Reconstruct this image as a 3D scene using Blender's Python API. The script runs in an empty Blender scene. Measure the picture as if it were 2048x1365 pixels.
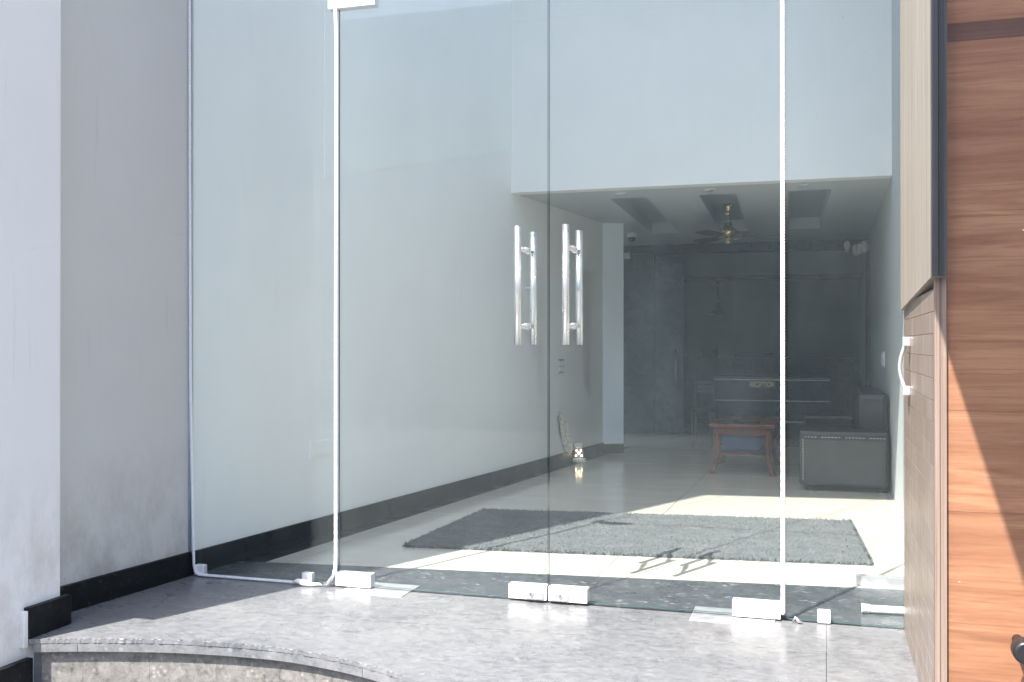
import bpy, bmesh, math, random
from mathutils import Vector, Matrix, noise as mnoise
random.seed(7)
R = math.radians
sc = bpy.context.scene
COL = sc.collection

# ------------------------------------------------------------------ camera, sky, sun, exposure
cam_d = bpy.data.cameras.new("camera"); cam = bpy.data.objects.new("camera", cam_d); COL.objects.link(cam)
cam.location = (0, 0, 1.15)
cam.rotation_euler = (R(90.21), 0, R(17.06))
cam_d.sensor_width = 36; cam_d.lens = 36 * 2040 / 2048
cam_d.clip_start = 0.05; cam_d.clip_end = 2000
sc.camera = cam

SUN_AZ, SUN_EL = 23.0, 52.0           # sunlight travels into the room and to the right
w = bpy.data.worlds.new("World"); sc.world = w; w.use_nodes = True
wn = w.node_tree
for n in list(wn.nodes): wn.nodes.remove(n)
sky = wn.nodes.new("ShaderNodeTexSky"); sky.sky_type = 'NISHITA'; sky.sun_disc = False
sky.sun_elevation = R(SUN_EL); sky.sun_rotation = R(180 + SUN_AZ)
sky.air_density = 1.0; sky.dust_density = 1.6; sky.ozone_density = 1.0
bg = wn.nodes.new("ShaderNodeBackground"); bg.inputs[1].default_value = 0.15
wo = wn.nodes.new("ShaderNodeOutputWorld")
wn.links.new(sky.outputs[0], bg.inputs[0]); wn.links.new(bg.outputs[0], wo.inputs[0])

sun_d = bpy.data.lights.new("sun", 'SUN'); sun_d.energy = 4.3; sun_d.angle = R(0.5); sun_d.color = (1.0, 0.955, 0.89)
sun = bpy.data.objects.new("sun", sun_d); COL.objects.link(sun)
sdir = Vector((math.sin(R(SUN_AZ)) * math.cos(R(SUN_EL)), math.cos(R(SUN_AZ)) * math.cos(R(SUN_EL)), -math.sin(R(SUN_EL))))
sun.rotation_euler = sdir.to_track_quat('-Z', 'Y').to_euler()
sun.location = (-4, -9, 14)

vs = sc.view_settings
vs.view_transform = 'Standard'; vs.look = 'None'; vs.gamma = 1.0; vs.use_curve_mapping = False
vs.exposure = 1.7
cy = sc.cycles
cy.use_adaptive_sampling = True; cy.adaptive_threshold = 0.02; cy.adaptive_min_samples = 24
cy.max_bounces = 12; cy.diffuse_bounces = 6; cy.glossy_bounces = 5; cy.transmission_bounces = 8
cy.transparent_max_bounces = 24; cy.caustics_reflective = False; cy.caustics_refractive = False
cy.use_denoising = True; cy.sample_clamp_indirect = 6.0

# ------------------------------------------------------------------ node helpers
class NT:
    def __init__(s, name):
        s.m = bpy.data.materials.new(name); s.m.use_nodes = True
        s.t = s.m.node_tree; s.b = s.t.nodes["Principled BSDF"]; s.out = s.t.nodes["Material Output"]
        s._pos = None
    def n(s, typ, **kw):
        nd = s.t.nodes.new(typ)
        for k, v in kw.items(): setattr(nd, k, v)
        return nd
    def l(s, a, b): s.t.links.new(a, b)
    def pos(s, scale=(1, 1, 1), rot=(0, 0, 0), loc=None):
        if s._pos is None: s._pos = s.n("ShaderNodeNewGeometry").outputs["Position"]
        mp = s.n("ShaderNodeMapping"); s.l(s._pos, mp.inputs["Vector"])
        mp.inputs["Scale"].default_value = scale; mp.inputs["Rotation"].default_value = rot
        if loc is not None: s.l(loc, mp.inputs["Location"])
        return mp.outputs[0]
    def noise(s, vec, scale, detail=3, rough=0.55, dist=0.0):
        nd = s.n("ShaderNodeTexNoise"); s.l(vec, nd.inputs["Vector"])
        nd.inputs["Scale"].default_value = scale; nd.inputs["Detail"].default_value = detail
        nd.inputs["Roughness"].default_value = rough; nd.inputs["Distortion"].default_value = dist
        return nd.outputs["Fac"]
    def voro(s, vec, scale, out="Distance", feature='F1', rnd=1.0):
        nd = s.n("ShaderNodeTexVoronoi"); nd.feature = feature; s.l(vec, nd.inputs["Vector"])
        nd.inputs["Scale"].default_value = scale; nd.inputs["Randomness"].default_value = rnd
        return nd.outputs[out]
    def ramp(s, fac, stops, interp='LINEAR'):
        nd = s.n("ShaderNodeValToRGB"); nd.color_ramp.interpolation = interp
        e = nd.color_ramp.elements
        while len(e) < len(stops): e.new(0.5)
        for i, (p, c) in enumerate(stops):
            e[i].position = p
            if not hasattr(c, '__len__'): c = (c, c, c)
            e[i].color = (*c, 1)
        s.l(fac, nd.inputs[0]); return nd.outputs[0]
    def mix(s, fac, a, b, blend='MIX'):
        nd = s.n("ShaderNodeMix", data_type='RGBA', blend_type=blend)
        for sock, v in ((nd.inputs[0], fac), (nd.inputs[6], a), (nd.inputs[7], b)):
            if hasattr(v, 'is_linked'): s.l(v, sock)
            elif hasattr(v, '__len__'): sock.default_value = (*v, 1)
            else: sock.default_value = v
        return nd.outputs[2]
    def math(s, op, a, b=0.0):
        nd = s.n("ShaderNodeMath", operation=op)
        for sock, v in ((nd.inputs[0], a), (nd.inputs[1], b)):
            if hasattr(v, 'is_linked'): s.l(v, sock)
            else: sock.default_value = v
        return nd.outputs[0]
    def bump(s, h, strength=0.2, dist=0.01):
        nd = s.n("ShaderNodeBump"); nd.inputs["Strength"].default_value = strength; nd.inputs["Distance"].default_value = dist
        s.l(h, nd.inputs["Height"]); s.l(nd.outputs[0], s.b.inputs["Normal"])
    def col(s, c):
        if hasattr(c, 'is_linked'): s.l(c, s.b.inputs["Base Color"])
        else: s.b.inputs["Base Color"].default_value = (*c, 1)
    def set(s, **kw):
        for k, v in kw.items():
            k = {'rough': 'Roughness', 'metal': 'Metallic', 'spec': 'Specular IOR Level', 'coat': 'Coat Weight'}[k]
            if hasattr(v, 'is_linked'): s.l(v, s.b.inputs[k])
            else: s.b.inputs[k].default_value = v
    def rnd(s): return s.n("ShaderNodeObjectInfo").outputs["Random"]

M = {}
def simple(name, c, rough=0.5, metal=0.0, var=0.12, scale=6, bump=0.0, spec=0.5):
    t = NT(name); v = t.noise(t.pos(), scale, 4)
    k0 = tuple(x * (1 - var) for x in c); k1 = tuple(min(1, x * (1 + var)) for x in c)
    t.col(t.ramp(v, [(0.3, k0), (0.7, k1)])); t.set(metal=metal, spec=spec)
    t.set(rough=t.ramp(t.noise(t.pos(), scale * 4, 3), [(0.3, max(0.02, rough - 0.06)), (0.7, min(1, rough + 0.08))]))
    if bump: t.bump(t.noise(t.pos(), scale * 20, 3), bump, 0.004)
    M[name] = t.m; return t.m

def plaster(name, c, stain=(0.5, 0.42, 0.33), amt=0.25, dirt=0.0):
    t = NT(name)
    big = t.noise(t.pos(), 0.9, 4, 0.6); roll = t.noise(t.pos((6, 6, 1.2)), 5, 3)
    base = t.ramp(big, [(0.3, tuple(x * 0.95 for x in c)), (0.7, c)])
    base = t.mix(t.ramp(roll, [(0.35, 0.0), (0.7, 0.10)]), base, tuple(x * 0.9 for x in c))
    drip = t.noise(t.pos((26, 26, 1.6)), 1.0, 4, 0.6); spot = t.noise(t.pos(), 2.3, 2)
    f = t.math('MULTIPLY', t.ramp(drip, [(0.60, 0.0), (0.72, amt)]), t.ramp(spot, [(0.48, 0.0), (0.6, 1.0)]))
    base = t.mix(f, base, stain)
    if dirt:      # splash dirt near the ground and hairline cracks
        zz = t.n("ShaderNodeSeparateXYZ"); t.l(t.pos(), zz.inputs[0])
        band = t.ramp(zz.outputs[2], [(0.12, 1.0), (0.75, 0.0)])
        spl = t.ramp(t.noise(t.pos((1, 1, 0.6)), 7, 6, 0.7), [(0.42, 0.0), (0.66, dirt)])
        base = t.mix(t.math('MULTIPLY', band, spl), base, tuple(x * 0.62 for x in stain))
        cr = t.voro(t.pos((1, 1, 0.55)), 1.1, "Distance", 'DISTANCE_TO_EDGE')
        cf = t.math('MULTIPLY', t.ramp(cr, [(0.0, 0.10), (0.004, 0.0)]), t.ramp(t.noise(t.pos(), 2.0, 3), [(0.5, 0.0), (0.6, 1.0)]))
        base = t.mix(cf, base, tuple(x * 0.55 for x in c))
    pit = t.voro(t.pos((1, 1, 0.7)), 4.5); base = t.mix(t.ramp(pit, [(0.012, 0.45), (0.022, 0.0)]), base, tuple(x * 0.5 for x in c))
    t.col(base); t.set(rough=0.72, spec=0.3)
    t.bump(t.math('ADD', t.noise(t.pos(), 9, 4), t.math('MULTIPLY', t.noise(t.pos(), 160, 3), 0.25)), 0.13, 0.012)
    M[name] = t.m; return t.m
plaster('pillar_paint', (0.76, 0.755, 0.75), amt=0.25, dirt=0.4)
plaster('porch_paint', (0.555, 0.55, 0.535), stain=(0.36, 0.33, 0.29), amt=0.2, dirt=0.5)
plaster('room_paint', (0.94, 0.93, 0.90), amt=0.10)
plaster('upper_pale', (0.955, 0.96, 0.925), amt=0.0)
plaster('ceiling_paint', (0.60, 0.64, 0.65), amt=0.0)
plaster('pilaster_paint', (0.86, 0.90, 0.93), amt=0.0)
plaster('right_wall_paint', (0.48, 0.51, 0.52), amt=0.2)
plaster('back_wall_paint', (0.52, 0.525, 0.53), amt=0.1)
plaster('trough_shade', (0.50, 0.55, 0.57), amt=0.0)  # shade inside the recesses is put into this darker colour

def granite(name, dark, mid, light, fleck, rough=0.28, stretch=(1, 1, 1), dust=0.25, sc_=1.0, spec=0.5):
    t = NT(name)
    p = t.pos(stretch)
    n1 = t.noise(p, 22 * sc_, 6, 0.7, 0.6); n2 = t.noise(p, 70 * sc_, 4, 0.65)
    c = t.ramp(n1, [(0.3, dark), (0.48, mid), (0.66, light)])
    c = t.mix(t.ramp(n2, [(0.45, 0.0), (0.75, 0.5)]), c, light)
    v = t.voro(p, 30 * sc_, "Distance"); vm = t.noise(p, 7 * sc_, 4, 0.6)
    fk = t.math('MULTIPLY', t.ramp(v, [(0.16, 1.0), (0.34, 0.0)]), t.ramp(vm, [(0.47, 0.0), (0.6, 1.0)]))
    c = t.mix(t.math('MULTIPLY', fk, 0.75), c, fleck)
    dk = t.voro(t.pos(tuple(x * 1.3 for x in stretch)), 48 * sc_)
    c = t.mix(t.ramp(dk, [(0.1, 0.5), (0.26, 0.0)]), c, dark)
    d = t.noise(t.pos(), 1.7, 5, 0.65); c = t.mix(t.ramp(d, [(0.4, 0.0), (0.7, dust)]), c, (0.52, 0.50, 0.47))
    c = t.mix(t.math('MULTIPLY', t.rnd(), 0.12), c, mid)
    t.col(c); t.set(spec=spec)
    t.set(rough=t.ramp(t.noise(t.pos(), 5, 5, 0.6), [(0.35, rough), (0.7, rough + 0.22)]))
    t.bump(n2, 0.06, 0.004)
    M[name] = t.m; return t.m
granite('platform_granite', (0.070, 0.073, 0.080), (0.132, 0.137, 0.146), (0.185, 0.188, 0.194), (0.26, 0.252, 0.238), 0.22, (0.8, 1.25, 1), 0.16, 1.05)
granite('threshold_granite', (0.018, 0.022, 0.026), (0.046, 0.052, 0.060), (0.085, 0.09, 0.098), (0.36, 0.36, 0.35), 0.22, (0.6, 1.3, 1), 0.06, 1.2)
granite('riser_granite', (0.04, 0.039, 0.038), (0.135, 0.13, 0.123), (0.22, 0.21, 0.195), (0.33, 0.30, 0.26), 0.4, (1, 1, 1), 0.15, 1.3)
granite('black_granite', (0.004, 0.005, 0.006), (0.007, 0.008, 0.010), (0.014, 0.015, 0.017), (0.05, 0.04, 0.033), 0.38, (1, 1, 1), 0.0, 1.0, 0.14)

def make_tile():
    t = NT('floor_tile')
    v = t.noise(t.pos((1, 2.4, 1)), 1.6, 5, 0.6, 0.8)
    c = t.ramp(v, [(0.3, (0.54, 0.505, 0.43)), (0.7, (0.60, 0.565, 0.485))])
    c = t.mix(t.math('MULTIPLY', t.rnd(), 0.10), c, (0.57, 0.54, 0.48))
    t.col(c); t.set(spec=0.55, rough=t.ramp(t.noise(t.pos(), 3.0, 5), [(0.3, 0.07), (0.75, 0.17)]))
    t.bump(t.noise(t.pos(), 2.0, 2), 0.02, 0.01)
    M['floor_tile'] = t.m
make_tile()
simple('groove_wood', (0.17, 0.125, 0.10), 0.6)
simple('slab_joint', (0.20, 0.20, 0.20), 0.8, var=0.2, scale=30)
simple('grout', (0.13, 0.13, 0.125), 0.8, var=0.2, scale=30)

def wood(name, stops, stretch, rough=0.42, fine=0.35, knots=True, pores=(0.05, 0.03, 0.02), spec=0.4, band=0.5):
    t = NT(name)
    off = t.n("ShaderNodeVectorMath", operation='SCALE'); rv = t.n("ShaderNodeCombineXYZ")
    r = t.rnd()
    for i in range(3): t.l(r, rv.inputs[i])
    t.l(rv.outputs[0], off.inputs[0]); off.inputs["Scale"].default_value = 37.0
    p = t.pos(stretch, loc=off.outputs[0])
    p2 = t.pos(tuple(x * 1.0 for x in stretch), loc=off.outputs[0])
    n1 = t.noise(p, 1.0, 6, 0.62, 1.1); n2 = t.noise(p2, 5.5, 5, 0.7, 0.3)
    c = t.ramp(n1, stops)
    c = t.mix(t.ramp(n2, [(0.5, 0.0), (0.72, fine)]), c, pores)
    big = max(stretch); p3 = t.pos(tuple(x * (9 if x == big else 2.2) for x in stretch), loc=off.outputs[0])
    n3 = t.noise(p3, 1.0, 3, 0.6); c = t.mix(t.ramp(n3, [(0.54, 0.0), (0.70, fine * 0.8)]), c, pores)
    lo = t.noise(t.pos(tuple(x * 0.28 for x in stretch)), 1.0, 3)
    c = t.mix(t.ramp(lo, [(0.42, 0.0), (0.62, band)]), c, stops[0][1])
    c = t.mix(t.math('MULTIPLY', r, 0.22), c, stops[0][1])
    if knots:
        k = t.voro(t.pos((1.6, 1.6, 3.2)), 1.0); c = t.mix(t.ramp(k, [(0.015, 0.85), (0.04, 0.0)]), c, pores)
    if knots:
        ch = t.voro(t.pos((1.3, 1.3, 2.0)), 9.0); cm = t.noise(t.pos(), 5.0, 2)
        c = t.mix(t.math('MULTIPLY', t.ramp(ch, [(0.03, 0.8), (0.05, 0.0)]), t.ramp(cm, [(0.56, 0.0), (0.6, 1.0)])), c, (0.7, 0.66, 0.6))
    t.col(c); t.set(rough=t.ramp(n2, [(0.3, rough), (0.7, rough + 0.15)]), spec=spec)
    t.bump(t.math('ADD', n2, n3), 0.12, 0.003)
    M[name] = t.m; return t.m
wood('orange_wood', [(0.28, (0.19, 0.082, 0.043)), (0.5, (0.305, 0.148, 0.080)), (0.72, (0.40, 0.218, 0.125))], (1.3, 1.3, 20), 0.42, 0.45, True, (0.10, 0.05, 0.03))
wood('dark_band_wood', [(0.28, (0.07, 0.035, 0.025)), (0.5, (0.13, 0.065, 0.045)), (0.72, (0.22, 0.11, 0.07))], (1.1, 1.1, 22), knots=False)
wood('cabinet_board', [(0.28, (0.215, 0.160, 0.125)), (0.5, (0.30, 0.235, 0.190)), (0.72, (0.39, 0.32, 0.27))], (13, 13, 0.55), 0.3, 0.5, False, (0.20, 0.14, 0.11), 0.5, 0.55)
wood('cream_wood', [(0.28, (0.27, 0.225, 0.18)), (0.5, (0.37, 0.32, 0.262)), (0.72, (0.46, 0.41, 0.345))], (15, 15, 0.5), 0.45, 0.9, False, (0.20, 0.155, 0.115), 0.4, 0.3)
wood('ply_edge', [(0.28, (0.16, 0.105, 0.08)), (0.5, (0.28, 0.215, 0.175)), (0.72, (0.37, 0.32, 0.28))], (160, 5, 0.8), 0.6, 0.3, False)
wood('dark_edge', [(0.28, (0.025, 0.025, 0.025)), (0.5, (0.07, 0.07, 0.068)), (0.72, (0.15, 0.147, 0.14))], (160, 5, 0.6), 0.4, 0.3, False, (0.02, 0.02, 0.03))
wood('table_wood', [(0.28, (0.11, 0.025, 0.011)), (0.5, (0.20, 0.050, 0.022)), (0.72, (0.28, 0.085, 0.038))], (3, 14, 14), 0.28, 0.35, False)
wood('jamb_wood', [(0.28, (0.09, 0.06, 0.045)), (0.5, (0.16, 0.11, 0.085)), (0.72, (0.22, 0.16, 0.12))], (14, 14, 0.8), 0.35, 0.3, False)

simple('steel', (0.80, 0.80, 0.81), 0.30, 1.0, 0.03, 4)
simple('satin_steel', (0.78, 0.78, 0.79), 0.38, 0.85, 0.03, 4)
simple('white_patch', (0.86, 0.86, 0.86), 0.33, 0.25, 0.03, 8)
simple('dark_slot', (0.03, 0.03, 0.035), 0.5, 0.4)
simple('cord_white', (0.84, 0.84, 0.86), 0.55, 0, 0.10, 90)
simple('sealant_blue', (0.32, 0.42, 0.55), 0.5, 0, 0.2, 20)
simple('white_plastic', (0.80, 0.81, 0.80), 0.38, 0, 0.04, 8)
simple('off_white_ceramic', (0.70, 0.69, 0.64), 0.3, 0, 0.06, 20)
simple('black_rubber', (0.012, 0.012, 0.014), 0.4, 0, 0.2)
simple('brass', (0.62, 0.50, 0.28), 0.27, 1.0, 0.08, 14)
simple('fan_blade', (0.10, 0.065, 0.045), 0.35, 0, 0.2, 10)
simple('blue_plastic', (0.10, 0.20, 0.50), 0.4, 0, 0.1)
simple('maroon_cloth', (0.11, 0.025, 0.022), 0.85, 0, 0.25, 24, 0.2)
simple('paper', (0.72, 0.70, 0.64), 0.7, 0, 0.08, 14)
simple('paper_blue', (0.30, 0.42, 0.48), 0.6, 0, 0.15, 14)
simple('leather', (0.030, 0.033, 0.036), 0.42, 0, 0.25, 9, 0.15)
simple('thread', (0.80, 0.79, 0.74), 0.8)
simple('desk_dark', (0.022, 0.026, 0.030), 0.3, 0, 0.2, 5)
simple('desk_top', (0.06, 0.062, 0.066), 0.22, 0, 0.15, 6)
simple('metal_strip', (0.55, 0.57, 0.58), 0.35, 0.6)
simple('chair_grey', (0.075, 0.088, 0.095), 0.5, 0.1, 0.15)
simple('black_plastic', (0.02, 0.021, 0.023), 0.45)
simple('sign_black', (0.012, 0.012, 0.012), 0.35)
simple('sign_gold', (0.86, 0.74, 0.40), 0.5, 0.0, 0.04)
simple('lamp_shade_dark', (0.035, 0.034, 0.034), 0.5)
simple('beige_cloth', (0.80, 0.75, 0.67), 0.85, 0, 0.3, 30)
simple('asphalt', (0.17, 0.165, 0.16), 0.9, 0, 0.25, 3, 0.3)
simple('street_building_paint', (0.44, 0.45, 0.47), 0.8, 0, 0.15, 1)
simple('facade_paint', (0.70, 0.71, 0.73), 0.7, 0, 0.05, 2)
simple('shadow_board_white', (0.74, 0.74, 0.73), 0.4, 0, 0.04, 3)
def stone_panel():
    t = NT('dark_stone')
    n1 = t.noise(t.pos(), 5, 7, 0.7, 0.8); n2 = t.noise(t.pos(), 16, 5, 0.7)
    c = t.ramp(n1, [(0.32, (0.05, 0.07, 0.068)), (0.6, (0.09, 0.115, 0.11)), (0.75, (0.13, 0.155, 0.147))])
    c = t.mix(t.ramp(n2, [(0.56, 0.0), (0.68, 0.7)]), c, (0.035, 0.05, 0.05))
    t.col(c); t.set(rough=0.5); t.bump(n1, 0.3, 0.01); M['dark_stone'] = t.m
stone_panel()
def carpet():
    t = NT('shag_grey')
    n = t.noise(t.pos(), 130, 3, 0.7); n2 = t.noise(t.pos(), 8, 4, 0.6)
    c = t.ramp(n, [(0.3, (0.058, 0.064, 0.069)), (0.7, (0.135, 0.14, 0.143))])
    c = t.mix(t.ramp(n2, [(0.42, 0.0), (0.68, 0.4)]), c, (0.155, 0.16, 0.16))
    t.col(c); t.set(rough=0.95, spec=0.1); M['shag_grey'] = t.m
carpet()
def glow(name, c, s):
    t = NT(name); t.col(c); t.b.inputs["Emission Color"].default_value = (*c, 1); t.b.inputs["Emission Strength"].default_value = s
    M[name] = t.m
glow('lamp_glow', (1.0, 0.72, 0.42), 6.0)
def glass(name, tint, dust=0.03, specks=True):
    t = NT(name); nt = t.t; nt.nodes.remove(t.b)
    tr = t.n("ShaderNodeBsdfTransparent"); tr.inputs[0].default_value = (*tint, 1)
    gl = t.n("ShaderNodeBsdfGlossy"); gl.inputs["Roughness"].default_value = 0.0; gl.inputs[0].default_value = (0.95, 1, 1, 1)
    fr = t.n("ShaderNodeFresnel")
    bk = t.n("ShaderNodeNewGeometry").outputs["Backfacing"]      # same outside-in reflectance on both faces of the thin pane
    t.l(t.math('SUBTRACT', 1.29, t.math('MULTIPLY', bk, 1.29 - 1 / 1.29)), fr.inputs[0])
    m1 = t.n("ShaderNodeMixShader"); t.l(fr.outputs[0], m1.inputs[0]); t.l(tr.outputs[0], m1.inputs[1]); t.l(gl.outputs[0], m1.inputs[2])
    df = t.n("ShaderNodeBsdfDiffuse"); df.inputs[0].default_value = (0.66, 0.80, 0.84, 1)
    tl = t.n("ShaderNodeBsdfTranslucent"); tl.inputs[0].default_value = (0.66, 0.80, 0.84, 1)
    md = t.n("ShaderNodeMixShader"); md.inputs[0].default_value = 0.45
    t.l(df.outputs[0], md.inputs[1]); t.l(tl.outputs[0], md.inputs[2])
    film = t.noise(t.pos((1.0, 1.0, 0.45)), 1.6, 5, 0.6, 0.5)
    wipe = t.noise(t.pos((3, 3, 0.6), (0, R(24), 0)), 4, 4, 0.6)
    f = t.math('MULTIPLY', t.ramp(film, [(0.3, dust * 0.6), (0.72, dust * 1.55)]), t.ramp(wipe, [(0.3, 0.8), (0.7, 1.2)]))
    if specks:
        sp = t.voro(t.pos(), 11); big = t.noise(t.pos(), 2.1, 2)
        s1 = t.math('MULTIPLY', t.ramp(sp, [(0.02, 0.35), (0.04, 0.0)]), t.ramp(big, [(0.55, 0.0), (0.66, 1.0)]))
        sp2 = t.voro(t.pos((1, 1, 1.4)), 34); s2 = t.math('MULTIPLY', t.ramp(sp2, [(0.05, 0.16), (0.09, 0.0)]), t.ramp(big, [(0.58, 0.0), (0.68, 1.0)]))
        f = t.math('ADD', f, t.math('ADD', s1, s2))
    m2 = t.n("ShaderNodeMixShader"); t.l(f, m2.inputs[0]); t.l(m1.outputs[0], m2.inputs[1]); t.l(md.outputs[0], m2.inputs[2])
    t.l(m2.outputs[0], t.out.inputs[0]); M[name] = t.m
glass('door_glass', (0.975, 0.992, 0.988), 0.018)
glass('added_sky_glass', (0.96, 0.98, 0.985), 0.01, False)
def glass_edge():
    t = NT('glass_edge'); t.col((0.05, 0.12, 0.12)); t.set(rough=0.12, spec=0.7); M['glass_edge'] = t.m
glass_edge()

# ------------------------------------------------------------------ mesh helpers
ORG = {}
def box(bm, a, b, bev=0.0):
    x0, y0, z0 = a; x1, y1, z1 = b
    v = [bm.verts.new(p) for p in ((x0, y0, z0), (x1, y0, z0), (x1, y1, z0), (x0, y1, z0), (x0, y0, z1), (x1, y0, z1), (x1, y1, z1), (x0, y1, z1))]
    fs = [bm.faces.new([v[i] for i in q]) for q in ((0, 3, 2, 1), (4, 5, 6, 7), (0, 1, 5, 4), (1, 2, 6, 5), (2, 3, 7, 6), (3, 0, 4, 7))]
    if bev:
        es = set(e for f in fs for e in f.edges)
        bmesh.ops.bevel(bm, geom=list(es), offset=bev, segments=2, affect='EDGES', profile=0.6)
    return bm
def prism(bm, poly, z0, z1, bev=0.0):
    area = sum(poly[i][0] * poly[(i + 1) % len(poly)][1] - poly[(i + 1) % len(poly)][0] * poly[i][1] for i in range(len(poly)))
    if area < 0: poly = poly[::-1]
    lo = [bm.verts.new((x, y, z0)) for x, y in poly]; hi = [bm.verts.new((x, y, z1)) for x, y in poly]
    n = len(poly); ft = bm.faces.new(hi); bm.faces.new(lo[::-1])
    for i in range(n): bm.faces.new([lo[i], lo[(i + 1) % n], hi[(i + 1) % n], hi[i]])
    if bev: bmesh.ops.bevel(bm, geom=list(ft.edges), offset=bev, segments=1, affect='EDGES')
    return bm
def tube(bm, pts, r, seg=8, caps=True, smooth=True):
    pts = [Vector(p) for p in pts]; rings = []
    n = len(pts); rr = r if hasattr(r, '__len__') else [r] * n
    up = None
    for i, p in enumerate(pts):
        d = (pts[min(i + 1, n - 1)] - pts[max(i - 1, 0)]).normalized()
        if up is None:
            up = Vector((0, 0, 1)) if abs(d.z) < 0.9 else Vector((1, 0, 0))
        x = (up - d * up.dot(d)).normalized(); up = x; y = d.cross(x)
        rings.append([bm.verts.new(p + (x * math.cos(a) + y * math.sin(a)) * rr[i]) for a in [2 * math.pi * k / seg for k in range(seg)]])
    for a, b in zip(rings, rings[1:]):
        for k in range(seg):
            f = bm.faces.new([a[k], a[(k + 1) % seg], b[(k + 1) % seg], b[k]]); f.smooth = smooth
    if caps: bm.faces.new(rings[0][::-1]); bm.faces.new(rings[-1])
    return bm
def lathe(bm, prof, c, seg=24, axis='z'):
    rings = []
    for r, h in prof:
        ring = []
        for k in range(seg):
            a = 2 * math.pi * k / seg; p = (r * math.cos(a), r * math.sin(a), h)
            if axis == 'y': p = (p[0], p[2], p[1])
            if axis == 'x': p = (p[2], p[0], p[1])
            ring.append(bm.verts.new((c[0] + p[0], c[1] + p[1], c[2] + p[2])))
        rings.append(ring)
    for a, b in zip(rings, rings[1:]):
        for k in range(seg):
            f = bm.faces.new([a[k], a[(k + 1) % seg], b[(k + 1) % seg], b[k]]); f.smooth = True
    bm.faces.new(rings[0][::-1]); bm.faces.new(rings[-1]); bmesh.ops.recalc_face_normals(bm, faces=bm.faces[:])
    return bm
def B(*a, bev=0.0): return box(bmesh.new(), *a, bev=bev)
def obj(name, bm, mat, parent=None, label=None):
    org = Vector(ORG[parent.name]) if parent is not None else None
    if org is None:
        xs = [v.co for v in bm.verts]
        org = Vector(((min(v.x for v in xs) + max(v.x for v in xs)) / 2, (min(v.y for v in xs) + max(v.y for v in xs)) / 2, min(v.z for v in xs)))
    me = bpy.data.meshes.new(name)
    for v in bm.verts: v.co -= org
    bm.to_mesh(me); bm.free()
    o = bpy.data.objects.new(name, me); COL.objects.link(o)
    me.materials.append(M[mat])
    ORG[o.name] = tuple(org)
    if parent is not None: o.parent = parent
    else: o.location = org
    if label: o["label"] = label
    return o
def thing(name, loc, label, cat, group=None):
    o = bpy.data.objects.new(name, None); COL.objects.link(o); o.location = loc; o.empty_display_size = 0.1
    ORG[o.name] = tuple(loc); return tag(o, label, cat, group)
def tag(o, label, cat, group=None):
    o["label"] = label; o["category"] = cat
    if group: o["group"] = group
    return o
def struct(o): o["kind"] = "structure"; return o
def clip(poly, a, b, c):     # keep a*x + b*y >= c
    out = []
    for i in range(len(poly)):
        p, q = poly[i], poly[(i + 1) % len(poly)]
        dp, dq = a * p[0] + b * p[1] - c, a * q[0] + b * q[1] - c
        if dp >= 0: out.append(p)
        if (dp >= 0) != (dq >= 0):
            t = dp / (dp - dq); out.append((p[0] + t * (q[0] - p[0]), p[1] + t * (q[1] - p[1])))
    return out
TAN = 0.127
def WL(y): return -3.035 + (y - 4.40) * TAN       # face of the splayed left wall

# ------------------------------------------------------------------ ground and platform
bm = bmesh.new(); prism(bm, [(-400, -400), (400, -400), (400, 400), (-400, 400)], -0.62, -0.52)
struct(obj('street_ground', bm, 'asphalt'))["label"] = 'dusty grey street ground in front of the building'

EDGE = [(-3.3, 3.12), (-2.941, 3.271), (-2.733, 3.342), (-2.441, 3.417), (-2.158, 3.450), (-1.936, 3.449), (-1.674, 3.394), (-1.453, 3.312), (-1.326, 3.240), (-1.05, 3.07), (-0.6, 2.86), (-0.1, 2.70), (0.4, 2.63), (2.4, 2.60)]
def edgeY(x):      # plan curve of the platform's front edge
    pts = EDGE
    for (xa, ya), (xb, yb) in zip(pts, pts[1:]):
        if xa <= x <= xb:
            t = (x - xa) / (xb - xa); return ya + t * (yb - ya)
    return pts[-1][1]
def smoothE(x): return sum(edgeY(x + d) for d in (-0.09, -0.045, 0, 0.045, 0.09)) / 5
plat = struct(obj('entrance_platform', prism(bmesh.new(), [(x, smoothE(x) + 0.06) for x in [-3.29 + i * 0.08 for i in range(69)]] + [(2.15, 4.42), (-3.29, 4.42)], -0.52, -0.0175), 'slab_joint'))
plat["label"] = 'curved granite entrance platform'
xj = [-3.28, 0.004, 0.32]
g = 0.0006
def slab_poly(x0, x1, ya, yb):      # ya / yb None = front edge curve
    n = max(2, int((x1 - x0) / 0.008)); xs = [x0 + (x1 - x0) * i / n for i in range(n + 1)]
    front = [(x, smoothE(x) + .003 * mnoise.noise(Vector((x * 55, 0, 0))) + .003 * random.random()) for x in xs] if ya is None else [(x0, ya(x0)), (x1, ya(x1))]
    return front + [(x1, yb(x1)), (x0, yb(x0))]
mid = lambda x: 3.90 + 0.10 * (x + 2.4) * (1 if x < -1.4 else 0) + (0.10 if x >= -1.4 else 0)
for i in range(len(xj) - 1):
    a, b = xj[i] + g, xj[i + 1] - g
    bm = bmesh.new(); prism(bm, slab_poly(a, b, None, lambda x: mid(x) - g), -0.017, 0.0, 0.002)
    obj('paving_slab', bm, 'platform_granite', plat)
    bm = bmesh.new(); prism(bm, slab_poly(a, b, lambda x: mid(x) + g, lambda x: 4.402), -0.017, 0.0)
    obj('paving_slab', bm, 'platform_granite', plat)
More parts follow.
